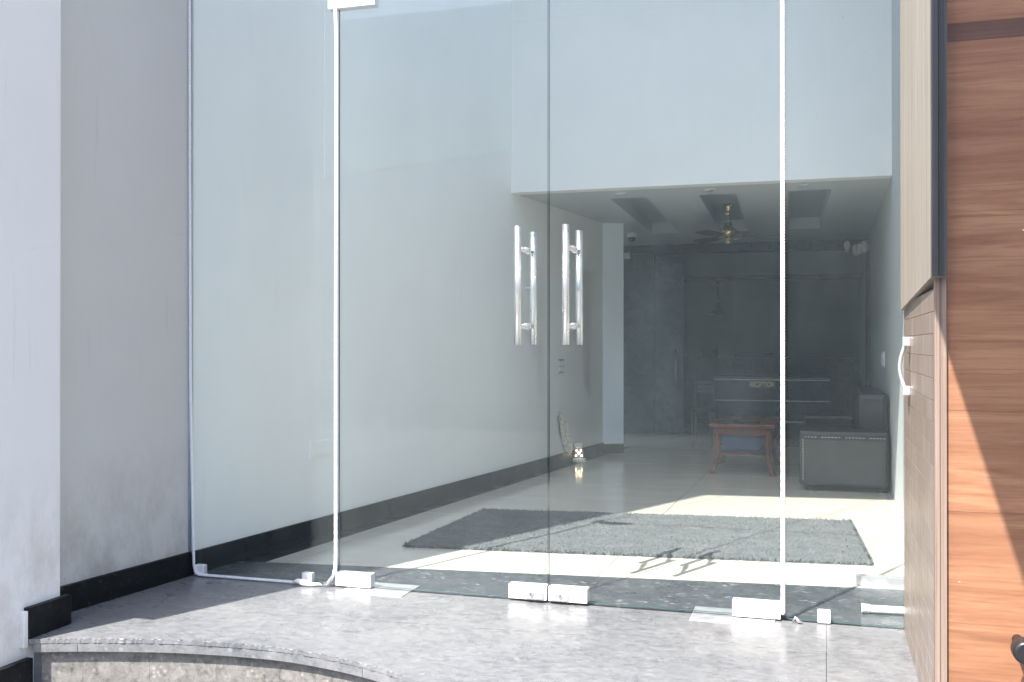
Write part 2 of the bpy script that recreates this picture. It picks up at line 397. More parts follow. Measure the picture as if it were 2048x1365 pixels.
for a, b in zip(*(lambda q: (q, q[1:]))([-2.96, -2.80, -1.60, -0.6, 0.3])):
    a += .001; b -= .001; k = int((b - a) / .04); xs = [a + (b - a) * i / k for i in range(k + 1)]
    obj('nosing_strip', prism(bmesh.new(), [(x, smoothE(x) + .004) for x in xs] + [(x, smoothE(x) + .0595) for x in xs[::-1]], -.052, -.0178), 'platform_granite', plat)
# riser cladding below the nosing
n = 0; x = -2.93
risers = [-2.95, -2.80, -2.545, -2.27, -2.0, -1.76, -1.5, -1.2, -0.9, -0.6, -0.3, 0.0, 0.3]
for a, b in zip(risers, risers[1:]):
    a += 0.0005; b -= 0.0005
    k = max(2, int((b - a) / 0.05)); xs = [a + (b - a) * i / k for i in range(k + 1)]
    prism(bm := bmesh.new(), [(x, smoothE(x) + 0.035) for x in xs] + [(x, smoothE(x) + 0.058) for x in xs[::-1]], -0.50, -0.053)
    obj('riser_tile', bm, 'riser_granite', plat)
# lower tread
tr = struct(obj('lower_step', prism(bmesh.new(), [(x, smoothE(x) - 0.30) for x in [-3.05 + i * 0.1 for i in range(52)]] + [(2.05, 3.42), (-3.05, 3.42)], -0.40, -0.19), 'platform_granite'))
tr["label"] = 'lower granite step below the platform'

# ------------------------------------------------------------------ room floor
YB = 16.6
thr = lambda x: 4.79 + (x + 2.75) * 0.107          # back edge of the granite threshold
brd = lambda y: -2.82 + (y - 4.9) * 0.112            # right edge of the granite border
floor = struct(obj('floor', prism(bmesh.new(), [(-3.35, 4.404), (0.75, 4.404), (0.75, YB + .1), (-3.35, YB + .1)], -0.10, -0.004), 'grout'))
floor["label"] = 'cream polished tile floor of the lobby'
xs = [-3.05, -2.1, -1.05, 0.0, 0.50]
for a, b in zip(xs, xs[1:]):
    a += .001; b -= .001
    obj('threshold_slab', prism(bmesh.new(), [(a, 4.4055), (b, 4.4055), (b, thr(b)), (a, thr(a))], -0.02, 0.0), 'threshold_granite', floor)
for i in range(8):
    y0 = 4.42 + i * 0.9 if i else thr(-2.9) + 0.002; y1 = 4.42 + (i + 1) * 0.9
    y0 += .001; y1 -= .001
    obj('border_slab', prism(bmesh.new(), [(WL(y0), y0), (brd(y0), y0), (brd(y1), y1), (WL(y1), y1)], -0.02, 0.0), 'black_granite', floor)
dirx = 0.015
for i in range(-1, 3):
    for j in range(-1, 15):
        x0 = -2.68 + 1.6 * i; x1 = x0 + 1.6
        yb = lambda x, j_: 4.91 + 0.81 * j_ + (x + 2.4) * 0.085
        gp = 0.0022
        c = lambda x, j_, sx, sy: (x + dirx * (yb(x, j_) - 4.9) + sx * gp, yb(x, j_) + sy * gp)
        poly = [c(x0, j, 1, 1), c(x1, j, -1, 1), c(x1, j + 1, -1, -1), c(x0, j + 1, 1, -1)]
        poly = clip(poly, -0.107, 1, 4.79 + 2.75 * 0.107 + 0.003)
        if poly and max(p[1] for p in poly) < 11.7: poly = clip(poly, 1, -0.112, -2.82 - 0.5488 + 0.003)
        poly = clip(poly, -1, 0, -0.52) if poly else poly
        poly = clip(poly, 0, -1, -YB) if poly else poly
        if len(poly) < 3: continue
        obj('floor_tile', prism(bmesh.new(), poly, -0.012, 0.0005), 'floor_tile', floor)

# ------------------------------------------------------------------ left wall (room side), skirting, pilaster
H = 5.2
bm = prism(bmesh.new(), [(WL(4.425), 4.425), (WL(11.0), 11.0), (WL(11.0) - .3, 11.0), (WL(4.425) - .3, 4.425)], -0.1, H)
lw = tag(obj('left_wall', bm, 'room_paint'), 'long pale lobby wall running back on the left behind the glass', 'wall')
for y0, y1 in ((4.42, 4.80), (4.803, 6.3), (6.303, 7.8), (7.803, 9.3), (9.303, 10.58)):
    bm = prism(bmesh.new(), [(WL(y0), y0), (WL(y0) + .018, y0), (WL(y1) + .018, y1), (WL(y1), y1)], 0.001, 0.116, 0.002)
    obj('skirting', bm, 'black_granite', lw)
# paler, greener tone high on the wall, its lower edge rising towards the back
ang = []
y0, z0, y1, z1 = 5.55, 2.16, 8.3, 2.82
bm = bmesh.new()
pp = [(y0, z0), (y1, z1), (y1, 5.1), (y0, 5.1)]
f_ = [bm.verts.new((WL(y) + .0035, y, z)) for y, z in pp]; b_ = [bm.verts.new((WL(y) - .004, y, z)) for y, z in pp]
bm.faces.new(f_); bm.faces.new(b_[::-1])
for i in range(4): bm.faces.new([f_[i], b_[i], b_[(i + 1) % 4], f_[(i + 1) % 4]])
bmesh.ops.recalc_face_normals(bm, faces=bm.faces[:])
obj('upper_pale_area', bm, 'upper_pale', lw, 'paler green-white area high on the wall')
col = thing('pilaster', (-2.22, 10.9, 0), 'pale blue-white pilaster at the far end of the left lobby wall', 'column')
obj('shaft', prism(bmesh.new(), [(-2.30, 10.57), (-2.045, 10.70), (-2.16, 11.16), (-2.6, 11.16)], 0.0, 2.44), 'pilaster_paint', col)
obj('skirting', prism(bmesh.new(), [(-2.24, 10.588), (-2.040, 10.690), (-2.044, 10.702), (-2.24, 10.602)], 0.001, 0.10), 'black_granite', col)

# ------------------------------------------------------------------ porch wall, pillar and added shadow board (left, outside)
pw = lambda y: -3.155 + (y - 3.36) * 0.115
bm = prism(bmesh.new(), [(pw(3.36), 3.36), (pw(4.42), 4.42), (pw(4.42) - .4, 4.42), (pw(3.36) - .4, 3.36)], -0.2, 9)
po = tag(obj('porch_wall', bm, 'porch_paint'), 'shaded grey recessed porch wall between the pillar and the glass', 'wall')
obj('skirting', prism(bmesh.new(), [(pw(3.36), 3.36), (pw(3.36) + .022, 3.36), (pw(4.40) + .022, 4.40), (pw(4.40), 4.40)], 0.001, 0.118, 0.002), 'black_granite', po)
pl = thing('entrance_pillar', (-3.25, 3.28, -0.52), 'white plastered pillar at the left edge with granite skirting blocks', 'pillar')
bm = bmesh.new(); box(bm, (-3.7, 3.12, -0.52), (-2.995, 3.455, 9), bev=0.006)
obj('shaft', bm, 'pillar_paint', pl)
obj('skirting_block', B((-3.0, 3.255, 0.001), (-2.968, 3.49, 0.122), bev=0.006), 'black_granite', pl)
obj('paint_lip', B((-2.9985, 3.232, -0.03), (-2.972, 3.254, 0.112), bev=0.004), 'pillar_paint', pl)
obj('skirting_block', B((-3.0, 3.10, -0.30), (-2.966, 3.275, -0.075), bev=0.006), 'black_granite', pl)
obj('skirting_block', B((-3.0, 3.03, -0.40), (-2.960, 3.098, -0.105), bev=0.006), 'black_granite', pl)
sg = thing('pillar_shadow_board', (-3.2, 2.985, 0.93), 'tall white board added out of view before the pillar to cast a shadow', 'sign')
obj('board', B((-3.75, 2.97, 0.93), (-2.967, 3.0, 8.9), bev=0.003), 'shadow_board_white', sg)  # added out of view; its edge shapes the shadow on platform and floor
for z in (1.4, 4.0, 7.5):
    for x in (-3.55, -3.2): obj('standoff', lathe(bmesh.new(), [(0.02, 0), (0.02, 0.118)], (x, 3.001, z), 12, 'y'), 'steel', sg)

# ------------------------------------------------------------------ right pier with wood cladding
rp = thing('clad_pier', (1.1, 3.9, -0.5), 'wood clad pier at the right edge with an orange timber front', 'pier')
obj('core', B((0.336, 3.232, -0.52), (2.3, 4.62, 9)), 'facade_paint', rp)
zs = [-0.52, 0.03, 0.345, 0.668, 0.96, 1.251, 1.52, 1.79, 2.028, 2.082, 2.40, 2.75, 3.2, 3.7]
for k, (z0, z1) in enumerate(zip(zs, zs[1:])):
    bm = B((0.338, 3.2 + 0.0002 * (k % 3), z0 + .0002), (2.3, 3.2315, z1 - .0002))
    obj('cladding_board', bm, 'dark_band_wood' if k == 8 else 'orange_wood', rp)
# side: upper cream panel, lower grooved cabinet
bm = bmesh.new(); box(bm, (0.292, 3.168, 1.345), (0.3355, 4.395, 5.2))
for v in bm.verts:
    if v.co.z < 2 and v.co.y > 4: v.co.z = 1.290
up = obj('upper_panel', bm, 'cream_wood', rp)
up["label"] = 'pale cream wood panel above the grooved cabinet'
obj('panel_edge', B((0.2935, 3.150, 1.347), (0.3110, 3.1678, 5.2)), 'dark_edge', up)
obj('panel_edge', B((0.3125, 3.156, 1.347), (0.3350, 3.1678, 5.2)), 'dark_edge', up)
cab = thing('side_cabinet', (0.32, 3.8, 0), 'wood grain cabinet with horizontal grooves and a steel handle beside the glass', 'cabinet')
obj('carcass', B((0.312, 3.215, 0.002), (0.3355, 4.395, 1.31)), 'groove_wood', cab)
for (ya, yb_) in ((3.205, 4.022), (4.026, 4.392)):
    for k in range(20):
        z0 = 0.004 + k * 0.0655
        obj('grooved_board', B((0.3035, ya, z0), (0.3119, yb_, z0 + 0.0644), bev=0.001), 'cabinet_board', cab)
obj('edge_strip', B((0.3030, 3.180, 0.002), (0.3170, 3.2045, 1.3445)), 'ply_edge', cab)
obj('edge_strip', B((0.3185, 3.184, 0.002), (0.3355, 3.2045, 1.3445)), 'ply_edge', cab)
hd = obj('pull_handle', tube(bmesh.new(), [(0.286 - 0.018 * math.sin(math.pi * t), 4.07 + 0.012 * math.sin(math.pi * t), 0.985 + 0.165 * t) for t in [i / 16 for i in range(17)]], 0.0075, 10), 'satin_steel', cab)
for z in (0.962, 1.145): obj('handle_foot', B((0.277, 4.055, z), (0.304, 4.083, z + 0.034), bev=0.004), 'satin_steel', hd)
kb = thing('black_knob', (0.50, 3.16, 0.30), 'round black knob sticking out of the orange timber front', 'knob')
obj('stem', lathe(bmesh.new(), [(0.014, 0), (0.014, 0.09)], (0.522, 3.11, 0.312), 16, 'y'), 'black_rubber', kb)
obj('grip', lathe(bmesh.new(), [(0.024, 0), (0.031, 0.004), (0.033, 0.012), (0.033, 0.05), (0.028, 0.058)], (0.522, 3.055, 0.312), 24, 'y'), 'black_rubber', kb)
# unseen board added above the steps to shade the timber front
bs = thing('shading_board', (0.02, 2.0, 2.215), 'white board added out of view over the steps to shade the timber front', 'sign')
obj('board', B((0.006, 1.45, 2.215), (0.036, 2.50, 5.6), bev=0.003), 'shadow_board_white', bs)
for z in (3.3, 4.8): obj('bracket_arm', tube(bmesh.new(), [(0.03, 2.42, z), (0.2, 2.7, z), (0.46, 3.205, z)], 0.02, 8), 'steel', bs)

# ------------------------------------------------------------------ building above the glass, atrium shell, ceilings
fa = tag(obj('facade_lintel', prism(bmesh.new(), [(-7.0, 3.72), (-3.3, 4.04), (0.336, 4.44), (0.336, 4.66), (-7.0, 4.66)], 5.24, 10.4), 'facade_paint'), 'plastered wall above the tall glass front', 'wall')
at = bmesh.new()
for a, b in (((-3.4, 4.40, 5.2), (.9, 4.86, 5.235)), ((-3.4, 8.1, 5.2), (.9, 8.6, 5.235)), ((-3.4, 4.861, 5.2), (-2.92, 8.099, 5.235)), ((.42, 4.861, 5.2), (.9, 8.099, 5.235))): box(at, a, b)
ato = struct(obj('atrium_ceiling', at, 'ceiling_paint')); ato["label"] = 'unseen high lobby ceiling around an opening added for sky light'
for k in range(3):  # glazed opening added out of view so sky light brightens the lobby
    x0 = -2.92 + k * 1.1134
    obj('added_sky_pane', B((x0, 4.84, 5.24), (x0 + 1.10, 8.12, 5.25)), 'added_sky_glass', ato)
    obj('added_sky_bar', B((x0 + 1.101, 4.84, 5.238), (x0 + 1.113, 8.12, 5.30)), 'steel', ato)
BY = 8.27; CZ = 2.44
bh = struct(obj('bulkhead_wall', B((-2.75, BY, CZ), (0.489, BY + .14, 5.2)), 'room_paint'))
bh["label"] = 'pale blank bulkhead wall above the lobby ceiling'
# false ceiling with three recessed troughs
ce = bmesh.new()
def skx(x, y): return x - 0.036 * (y - 10.3)
recs = [(-1.865, -1.545), (-1.09, -0.775), (-0.34, 0.0)]
ra, rb = 8.87, 11.80; cb = 13.15
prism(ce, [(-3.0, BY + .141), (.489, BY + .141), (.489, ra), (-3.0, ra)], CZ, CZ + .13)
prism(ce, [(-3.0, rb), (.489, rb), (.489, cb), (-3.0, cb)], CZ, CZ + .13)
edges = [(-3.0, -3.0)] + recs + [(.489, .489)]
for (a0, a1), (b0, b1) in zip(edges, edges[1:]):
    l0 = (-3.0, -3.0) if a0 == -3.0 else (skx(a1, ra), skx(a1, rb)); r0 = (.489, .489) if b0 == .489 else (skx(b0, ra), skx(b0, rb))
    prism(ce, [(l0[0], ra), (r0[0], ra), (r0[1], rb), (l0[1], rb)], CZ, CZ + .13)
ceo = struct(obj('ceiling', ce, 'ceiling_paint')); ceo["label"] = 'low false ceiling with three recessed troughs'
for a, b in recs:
    obj('trough_panel', prism(bmesh.new(), [(skx(a, ra) - .02, ra - .02), (skx(b, ra) + .02, ra - .02), (skx(b, rb) + .02, rb + .02), (skx(a, rb) - .02, rb + .02)], CZ + .131, CZ + .16), 'trough_shade', ceo)
struct(obj('ceiling_slab', B((-3.4, BY + .141, CZ + .17), (.9, YB + .1, CZ + .4)), 'ceiling_paint'))
bmw = tag(obj('ceiling_beam', B((-2.9, cb + .002, 2.33), (.489, cb + .25, CZ + .25)), 'desk_dark'), 'dark beam closing the back of the false ceiling', 'beam')
# right wall, back wall
rw = tag(obj('right_wall', B((.49, 4.62, -.1), (.8, YB, H)), 'right_wall_paint'), 'grey-blue lobby wall on the right behind the sofa', 'wall')
obj('timber_jamb', B((.470, 12.2, 0.0), (.4895, 13.1, 2.32)), 'jamb_wood', rw)
bw = tag(obj('back_wall', B((-3.4, YB - .1, -.1), (.8, YB + .1, CZ + .3)), 'back_wall_paint'), 'dim grey wall at the back of the reception', 'wall')
lf = tag(obj('loft_beam', B((-2.5, 15.0, 2.08), (.489, 15.3, CZ + .25)), 'back_wall_paint'), 'pale horizontal loft beam high in front of the back wall', 'beam')
obj('side_return_wall', B((-3.4, 11.165, -.1), (-3.2, YB, CZ + .3)), 'back_wall_paint', bw)
pt = tag(obj('stone_partition', B((-3.2, 13.2, 0), (-2.12, 13.32, 2.44)), 'dark_stone'), 'dark stone faced partition beyond the left wall', 'partition')
dr = thing('stone_door', (-1.92, 13.25, 0), 'dark stone textured door with a thin steel pull', 'door')
obj('leaf', B((-2.115, 13.205, .01), (-1.74, 13.25, 2.215), bev=.003), 'dark_stone', dr)
obj('pull_handle', tube(bmesh.new(), [(-1.831, 13.16, .647), (-1.831, 13.16, 1.086)], .009, 8), 'steel', dr)
for z in (.7, 1.03): obj('handle_stud', tube(bmesh.new(), [(-1.831, 13.16, z), (-1.831, 13.206, z)], .006, 6), 'steel', dr)

# ------------------------------------------------------------------ glass front
GY0, GY1 = 4.402, 4.414
def pane(name, x0, x1, z0, z1, parent):
    o = obj(name, B((x0, GY0, z0), (x1, GY1, z1)), 'door_glass', parent)
    o.data.materials.append(M['glass_edge'])
    for p in o.data.polygons:
        if abs(p.normal.y) < 0.5: p.material_index = 1
    return o
def fixed(label, x0, x1, z0, z1, clips=()):
    t = thing('fixed_glass_panel', ((x0 + x1) / 2, GY0, z0), label, 'glass panel', 'frameless glass front')
    pane('pane', x0, x1, z0, z1, t)
    for cx in clips:
        bm = B((cx - .027, GY0 - .013, .003), (cx + .027, GY1 + .013, .056), bev=.008)
        obj('floor_clip', bm, 'white_patch', t)
    return t
fixed('tall fixed glass panel between the porch wall and the left door', -3.034, -2.232, 0.008, 5.23, (-2.378, -2.975))
fixed('narrow fixed glass panel between the right door and the wood cabinet', -0.158, 0.302, 0.008, 5.23, (-0.005,))
fixed('overhead fixed glass panel above the left glass door', -2.226, -1.184, 2.80, 5.23)
fixed('overhead fixed glass panel above the right glass door', -1.178, -0.164, 2.80, 5.23)
def patch(parent, x0, x1, z0, z1, name='patch_fitting'):
    return obj(name, B((x0, GY0 - .020, z0), (x1, GY1 + .020, z1), bev=.0025), 'white_patch', parent)
def pull(parent, x):
    h = obj('pull_handle', tube(bmesh.new(), [(x, 4.262, 1.150), (x, 4.262, 1.668)], .0155, 20), 'steel', parent)
    obj('inner_bar', tube(bmesh.new(), [(x, 4.512, 1.150), (x, 4.512, 1.668)], .0155, 20), 'steel', h)
    for z in (1.232, 1.573):
        obj('standoff', lathe(bmesh.new(), [(.010, 0), (.010, .105), (.0155, .107), (.0155, .1235)], (x, 4.277, z), 16, 'y'), 'steel', h)
        obj('standoff', lathe(bmesh.new(), [(.0155, 0), (.0155, .014), (.010, .016), (.010, .082)], (x, 4.4155, z), 16, 'y'), 'steel', h)
def lock(parent, x0, x1, side):
    p = patch(parent, x0, x1, .012, .076, 'lock_patch')
    cx = x1 - .055 if side < 0 else x0 + .050
    pts = B((cx - .040, GY0 - .036, .021), (cx + .040, GY0 - .0202, .062), bev=.004)
    obj('lock_plate', pts, 'white_patch', p)
    kx = cx - .010 if side < 0 else cx + .010
    obj('key_cylinder', lathe(bmesh.new(), [(.011, 0), (.0125, .003), (.0125, .0055)], (kx, GY0 - .0415, .041), 20, 'y'), 'steel', p)
    obj('key_slot', B((kx - .0015, GY0 - .0425, .035), (kx + .0015, GY0 - .0412, .047)), 'dark_slot', p)
    obj('cylinder_tail', B((min(kx, kx + side * -.024), GY0 - .0385, .036), (max(kx, kx + side * -.024), GY0 - .0362, .046), bev=.001), 'steel', p)
dl = thing('glass_door', (-1.70, GY0, 0.01), 'left glass door leaf with two steel pull bars', 'glass door', 'frameless glass front')
pane('pane', -2.214, -1.184, .012, 2.795, dl)
patch(dl, -2.222, -2.040, .008, .070)
patch(dl, -2.222, -2.020, 2.748, 2.80, 'top_patch')
lock(dl, -1.362, -1.1855, -1); pull(dl, -1.282)
drr = thing('glass_door', (-0.68, GY0, 0.01), 'right glass door leaf beside the narrow fixed pane', 'glass door', 'frameless glass front')
pane('pane', -1.178, -0.178, .012, 2.795, drr)
patch(drr, -0.375, -0.178, .008, .075)
patch(drr, -0.375, -0.178, 2.748, 2.80, 'top_patch')
lock(drr, -1.1765, -1.000, 1); pull(drr, -1.066)
tag(obj('transom_patch', B((-2.262, GY0 - .021, 2.748), (-2.226, GY1 + .021, 2.86), bev=.0025), 'white_patch'), 'white metal corner patch holding the glass above the left seam', 'fitting')
# floor spring cover plates
for x0, x1, lab in ((-2.16, -1.845, 'steel floor spring cover under the left door hinge'), (-0.545, -0.20, 'steel floor spring cover under the right door hinge')):
    bm = B((x0, 4.30, .0006), (x1, 4.52, .0032), bev=.0008)
    c = thing('floor_spring_cover', ((x0 + x1) / 2, 4.4, 0), lab, 'cover plate', 'floor spring covers')
    obj('plate', bm, 'satin_steel', c)
    for sx in (x0 + .02, x1 - .02): obj('screw', lathe(bmesh.new(), [(.005, 0), (.004, .0012)], (sx, 4.32, .0033), 12), 'steel', c)
# braided white cords along the glass seams
def cord(path, label, rad=.0056, off=.0052, pitch=.026, blue=None):
    P_ = [Vector(p) for p in path]
    L = [0]
    for a, b in zip(P_, P_[1:]): L.append(L[-1] + (b - a).length)
    step = pitch / 9; n = int(L[-1] / step); bm = bmesh.new()
    for ph in (0, math.pi):
        pts = []
        for i in range(n + 1):
            s = min(i * step, L[-1]); k = max(j for j in range(len(L) - 1) if L[j] <= s + 1e-9)
            t = (s - L[k]) / (L[k + 1] - L[k]); c = P_[k].lerp(P_[k + 1], t); d = (P_[k + 1] - P_[k]).normalized()
            u = Vector((0, -1, 0)); u = (u - d * u.dot(d)).normalized(); v = d.cross(u); a = 2 * math.pi * s / pitch + ph
            pts.append(c + (u * math.cos(a) + v * math.sin(a)) * off)
        tube(bm, pts, rad, 6)
    return tag(obj('braided_cord', bm, 'cord_white'), label, 'cord', 'cords sealing the glass seams')
cord([(-3.026, 4.384, 3.0), (-3.024, 4.384, 2.0), (-3.020, 4.384, 1.0), (-3.008, 4.384, .4), (-2.999, 4.384, .06), (-2.990, 4.384, .022), (-2.968, 4.383, .011), (-2.70, 4.382, .010), (-2.43, 4.380, .010)], 'braided white cord down the porch wall corner and along the floor', .0040, .0042, .030)
cord([(-2.226, 4.390, 2.75), (-2.219, 4.390, 2.6), (-2.222, 4.390, 1.2), (-2.222, 4.390, .14), (-2.226, 4.388, .06)], 'braided white cord in the seam left of the left door', .0078, .0025)
cord([(-0.168, 4.390, 3.0), (-0.168, 4.390, 1.2), (-0.168, 4.390, .03)], 'braided white cord in the seam right of the right door', .0078, .0025)
def blob(path, r, name, label, cat, mat): return tag(obj(name, tube(bmesh.new(), path, r, 8), mat), label, cat)
blob([(-3.036, 4.397, 2.9), (-3.034, 4.396, 1.6), (-3.034, 4.396, .8), (-3.032, 4.396, .125)], .006, 'sealant_bead', 'thin blue sealant line beside the cord at the porch wall corner', 'sealant', 'sealant_blue')
# loose foil ends of the cord
fo = bmesh.new()
tube(fo, [(-2.44, 4.376, .012), (-2.41, 4.366, .020), (-2.375, 4.358, .016), (-2.34, 4.362, .009), (-2.30, 4.366, .013), (-2.285, 4.372, .006)], [.006, .013, .016, .010, .007, .004], 8)
tag(obj('frayed_cord_end', fo, 'cord_white'), 'frayed cord end lying by the clip left of the door', 'cord')
fo = bmesh.new()
tube(fo, [(-2.222, 4.385, .10), (-2.232, 4.378, .055), (-2.25, 4.370, .022), (-2.275, 4.362, .010)], [.005, .008, .012, .005], 6)
tag(obj('twisted_foil', fo, 'steel'), 'twisted foil scrap at the foot of the left seam', 'foil')
fo = bmesh.new()
tube(fo, [(-0.13, 4.372, .006), (-0.118, 4.368, .026), (-0.105, 4.366, .012), (-0.09, 4.366, .004)], [.003, .007, .008, .003], 6)
tag(obj('foil_scrap', fo, 'steel'), 'small foil scrap beside the clip of the narrow pane', 'foil')

# ------------------------------------------------------------------ building across the street (seen only in the glass)
ob = thing('building_across_street', (-2, -20, -0.52), 'plain pale building across the street, seen only as a reflection', 'building')
obj('wall', B((-26, -24, -0.52), (20, -18, 10)), 'street_building_paint', ob)
obj('roof_parapet', B((-26.2, -24.2, 10.001), (20.2, -17.8, 10.5)), 'street_building_paint', ob)

# ------------------------------------------------------------------ lobby things
# shaggy mat
def bil(u, v):
    A, Bc, Cc, D = Vector((-2.294, 5.355)), Vector((0.236, 5.624)), Vector((0.155, 6.96)), Vector((-2.252, 6.70))
    return A.lerp(Bc, u).lerp(D.lerp(Cc, u), v)
bm = bmesh.new(); NU, NV = 300, 120; gr = []
for j in range(NV + 1):
    row = []
    for i in range(NU + 1):
        u, v = i / NU, j / NV
        e = min(i, NU - i, j * 1.0, (NV - j) * 1.0)
        p = bil(u, v); jit = .006
        h = .012 + .007 * random.random() + .006 * mnoise.noise(Vector((p.x * 9, p.y * 9, 0)))
        if e == 0:
            h = .001
            p = p + Vector((random.uniform(-1, 1), random.uniform(-1, 1))) * .012 + Vector((.0, .018 * mnoise.noise(Vector((p.x * 2.2, p.y * 2, 3)))))
        row.append(bm.verts.new((p.x + random.uniform(-jit, jit) * .5, p.y + random.uniform(-jit, jit) * .5, h)))
    gr.append(row)
for j in range(NV):
    for i in range(NU): bm.faces.new([gr[j][i], gr[j][i + 1], gr[j + 1][i + 1], gr[j + 1][i]])
mt = tag(obj('shaggy_mat', bm, 'shag_grey'), 'large grey shaggy mat lying on the tiles behind the doors', 'mat')
bm = bmesh.new()
for k in range(9000):
    u, v = random.random(), random.random()
    if k < 2600:
        s = random.choice((0, 1, 2, 3)); u, v = [(random.random(), 0), (random.random(), 1), (0, random.random()), (1, random.random())][s]
    p = bil(u, v); a = random.uniform(0, 6.28); l = random.uniform(.008, .02); hh = random.uniform(.012, .03)
    d = Vector((math.cos(a), math.sin(a))); q = Vector((-d.y, d.x)) * .0035
    vs_ = [bm.verts.new((p.x + q.x, p.y + q.y, .004)), bm.verts.new((p.x - q.x, p.y - q.y, .004)), bm.verts.new((p.x + d.x * l, p.y + d.y * l, hh))]
    bm.faces.new(vs_)
pile = obj('pile', bm, 'shag_grey', mt); pile["kind"] = "stuff"

# oil burner lamp on the floor by the left wall
lx, ly = -2.30, 9.72
la = thing('oil_burner_lamp', (lx, ly, 0), 'small white pierced oil burner glowing on the floor by the left wall', 'lamp')
obj('base', lathe(bmesh.new(), [(.075, .003), (.078, .02), (.066, .04), (.05, .046)], (lx, ly, 0), 24), 'off_white_ceramic', la)
obj('body', lathe(bmesh.new(), [(.050, .046), (.051, .06), (.040, .135), (.038, .14)], (lx, ly, 0), 24), 'off_white_ceramic', la)
obj('bowl', lathe(bmesh.new(), [(.036, .14), (.046, .16), (.050, .188), (.046, .192), (.03, .18)], (lx, ly, 0), 24), 'off_white_ceramic', la)
ca = math.atan2(-ly, -lx)
for da, z, r in ((-.55, .12, .0075), (.5, .12, .0075), (0, .095, .011), (-.6, .07, .0085), (.6, .07, .0085)):
    rad = .0485 - (z - .06) * .147
    a = ca + da
    bmm = bmesh.new(); bmesh.ops.create_icosphere(bmm, subdivisions=2, radius=r, matrix=Matrix.Translation((lx + rad * math.cos(a), ly + rad * math.sin(a), z)))
    obj('glowing_hole', bmm, 'lamp_glow', la)
obj('cable', tube(bmesh.new(), [(lx - .06, ly - .03, .01), (lx - .12, ly - .06, .005), (lx - .155, ly - .02, .006), (lx - .11, ly + .0, .02), (lx - .10, ly + .03, .06), (lx - .115, ly + .04, .1)], .003, 6), 'white_plastic', la)
# pale leaning scrap of cloth behind it
bm = bmesh.new(); rows = []
for i in range(15):
    t = i / 14; row = []
    yy = 9.30 + .30 * t; zz = .50 - .40 * t; wd = .105 * math.sin(math.pi * (0.12 + .8 * t)) + .012
    for s in range(-4, 5):
        yv = yy + s / 4 * wd * .7; zv = zz + s / 4 * wd * .45
        row.append((WL(yv) + .022 + .010 * math.sin(s * 1.4 + 5 * t) + .006 * random.random(), yv, zv))
    rows.append(row)
fr = [[bm.verts.new(p) for p in r_] for r_ in rows]; bk = [[bm.verts.new((p[0] - .006, p[1], p[2])) for p in r_] for r_ in rows]
for i in range(14):
    for s in range(8):
        for G_ in (fr, bk):
            f = bm.faces.new([G_[i][s], G_[i][s + 1], G_[i + 1][s + 1], G_[i + 1][s]]); f.smooth = True
bmesh.ops.recalc_face_normals(bm, faces=bm.faces[:])
tag(obj('hanging_cloth_scrap', bm, 'beige_cloth'), 'crumpled beige scrap against the left wall above the oil burner', 'cloth')

# switch plates
def wallbox(name, y0, y1, z0, z1, d0, d1, mat, parent):
    bm = bmesh.new()
    pr = [(WL(y0) + d0, y0), (WL(y1) + d0, y1), (WL(y1) + d1, y1), (WL(y0) + d1, y0)]
    prism(bm, pr, z0, z1); return obj(name, bm, mat, parent)
s1 = thing('socket_plate', (WL(5.48), 5.48, .478), 'flush white blank socket plate low on the left wall', 'wall plate')
wallbox('frame', 5.405, 5.57, .478, .577, 0, .007, 'room_paint', s1); wallbox('cover', 5.435, 5.545, .496, .560, .0071, .0105, 'room_paint', s1)
s2 = thing('switch_plate', (WL(9.38), 9.38, .885), 'grey framed switch plate on the left wall below the right door handle', 'wall plate')
wallbox('frame', 9.31, 9.455, .881, 1.012, 0, .012, 'metal_strip', s2)
for r_ in range(2):
    for k in range(3): wallbox('rocker', 9.322 + k * .044, 9.322 + k * .044 + .036, .893 + r_ * .057, .893 + r_ * .057 + .048, .0121, .018, 'white_plastic', s2)
s3 = thing('switch_plate', (.48, 9.45, .95), 'slim white switch plate on the right wall above the sofa', 'wall plate')
obj('frame', B((.478, 9.25, .955), (.4895, 9.62, 1.09), bev=.002), 'white_plastic', s3)
for k in range(3): obj('rocker', B((.472, 9.28 + k * .11, .975), (.4778, 9.37 + k * .11, 1.07), bev=.001), 'white_plastic', s3)
tag(obj('wall_hook_plate', B((WL(8.6) - .002, 8.55, 1.64), (WL(8.6) + .05, 8.66, 1.655)), 'white_plastic'), 'thin white bracket on the left wall beside the door handles', 'bracket')

# ceiling fan
fx, fy, fz = -0.935, 10.5, CZ + .13
fan = thing('ceiling_fan', (fx, fy, 2.190), 'antique brass ceiling fan with dark blades hung from the middle trough', 'ceiling fan')
obj('canopy', lathe(bmesh.new(), [(.055, fz), (.055, fz - .02), (.05, fz - .05), (.035, fz - .07), (.045, fz - .09), (.03, fz - .12)], (fx, fy, 0), 24), 'brass', fan)
obj('rod', tube(bmesh.new(), [(fx, fy, fz - .11), (fx, fy, 2.350)], .010, 10), 'steel', fan)
obj('motor', lathe(bmesh.new(), [(.02, 2.390), (.04, 2.375), (.045, 2.340), (.085, 2.315), (.098, 2.300), (.098, 2.275), (.085, 2.265), (.085, 2.250), (.06, 2.240)], (fx, fy, 0), 32), 'brass', fan)
obj('hub_cap', lathe(bmesh.new(), [(.04, 2.240), (.045, 2.220), (.038, 2.190), (.042, 2.180), (.03, 2.170)], (fx, fy, 0), 24), 'brass', fan)
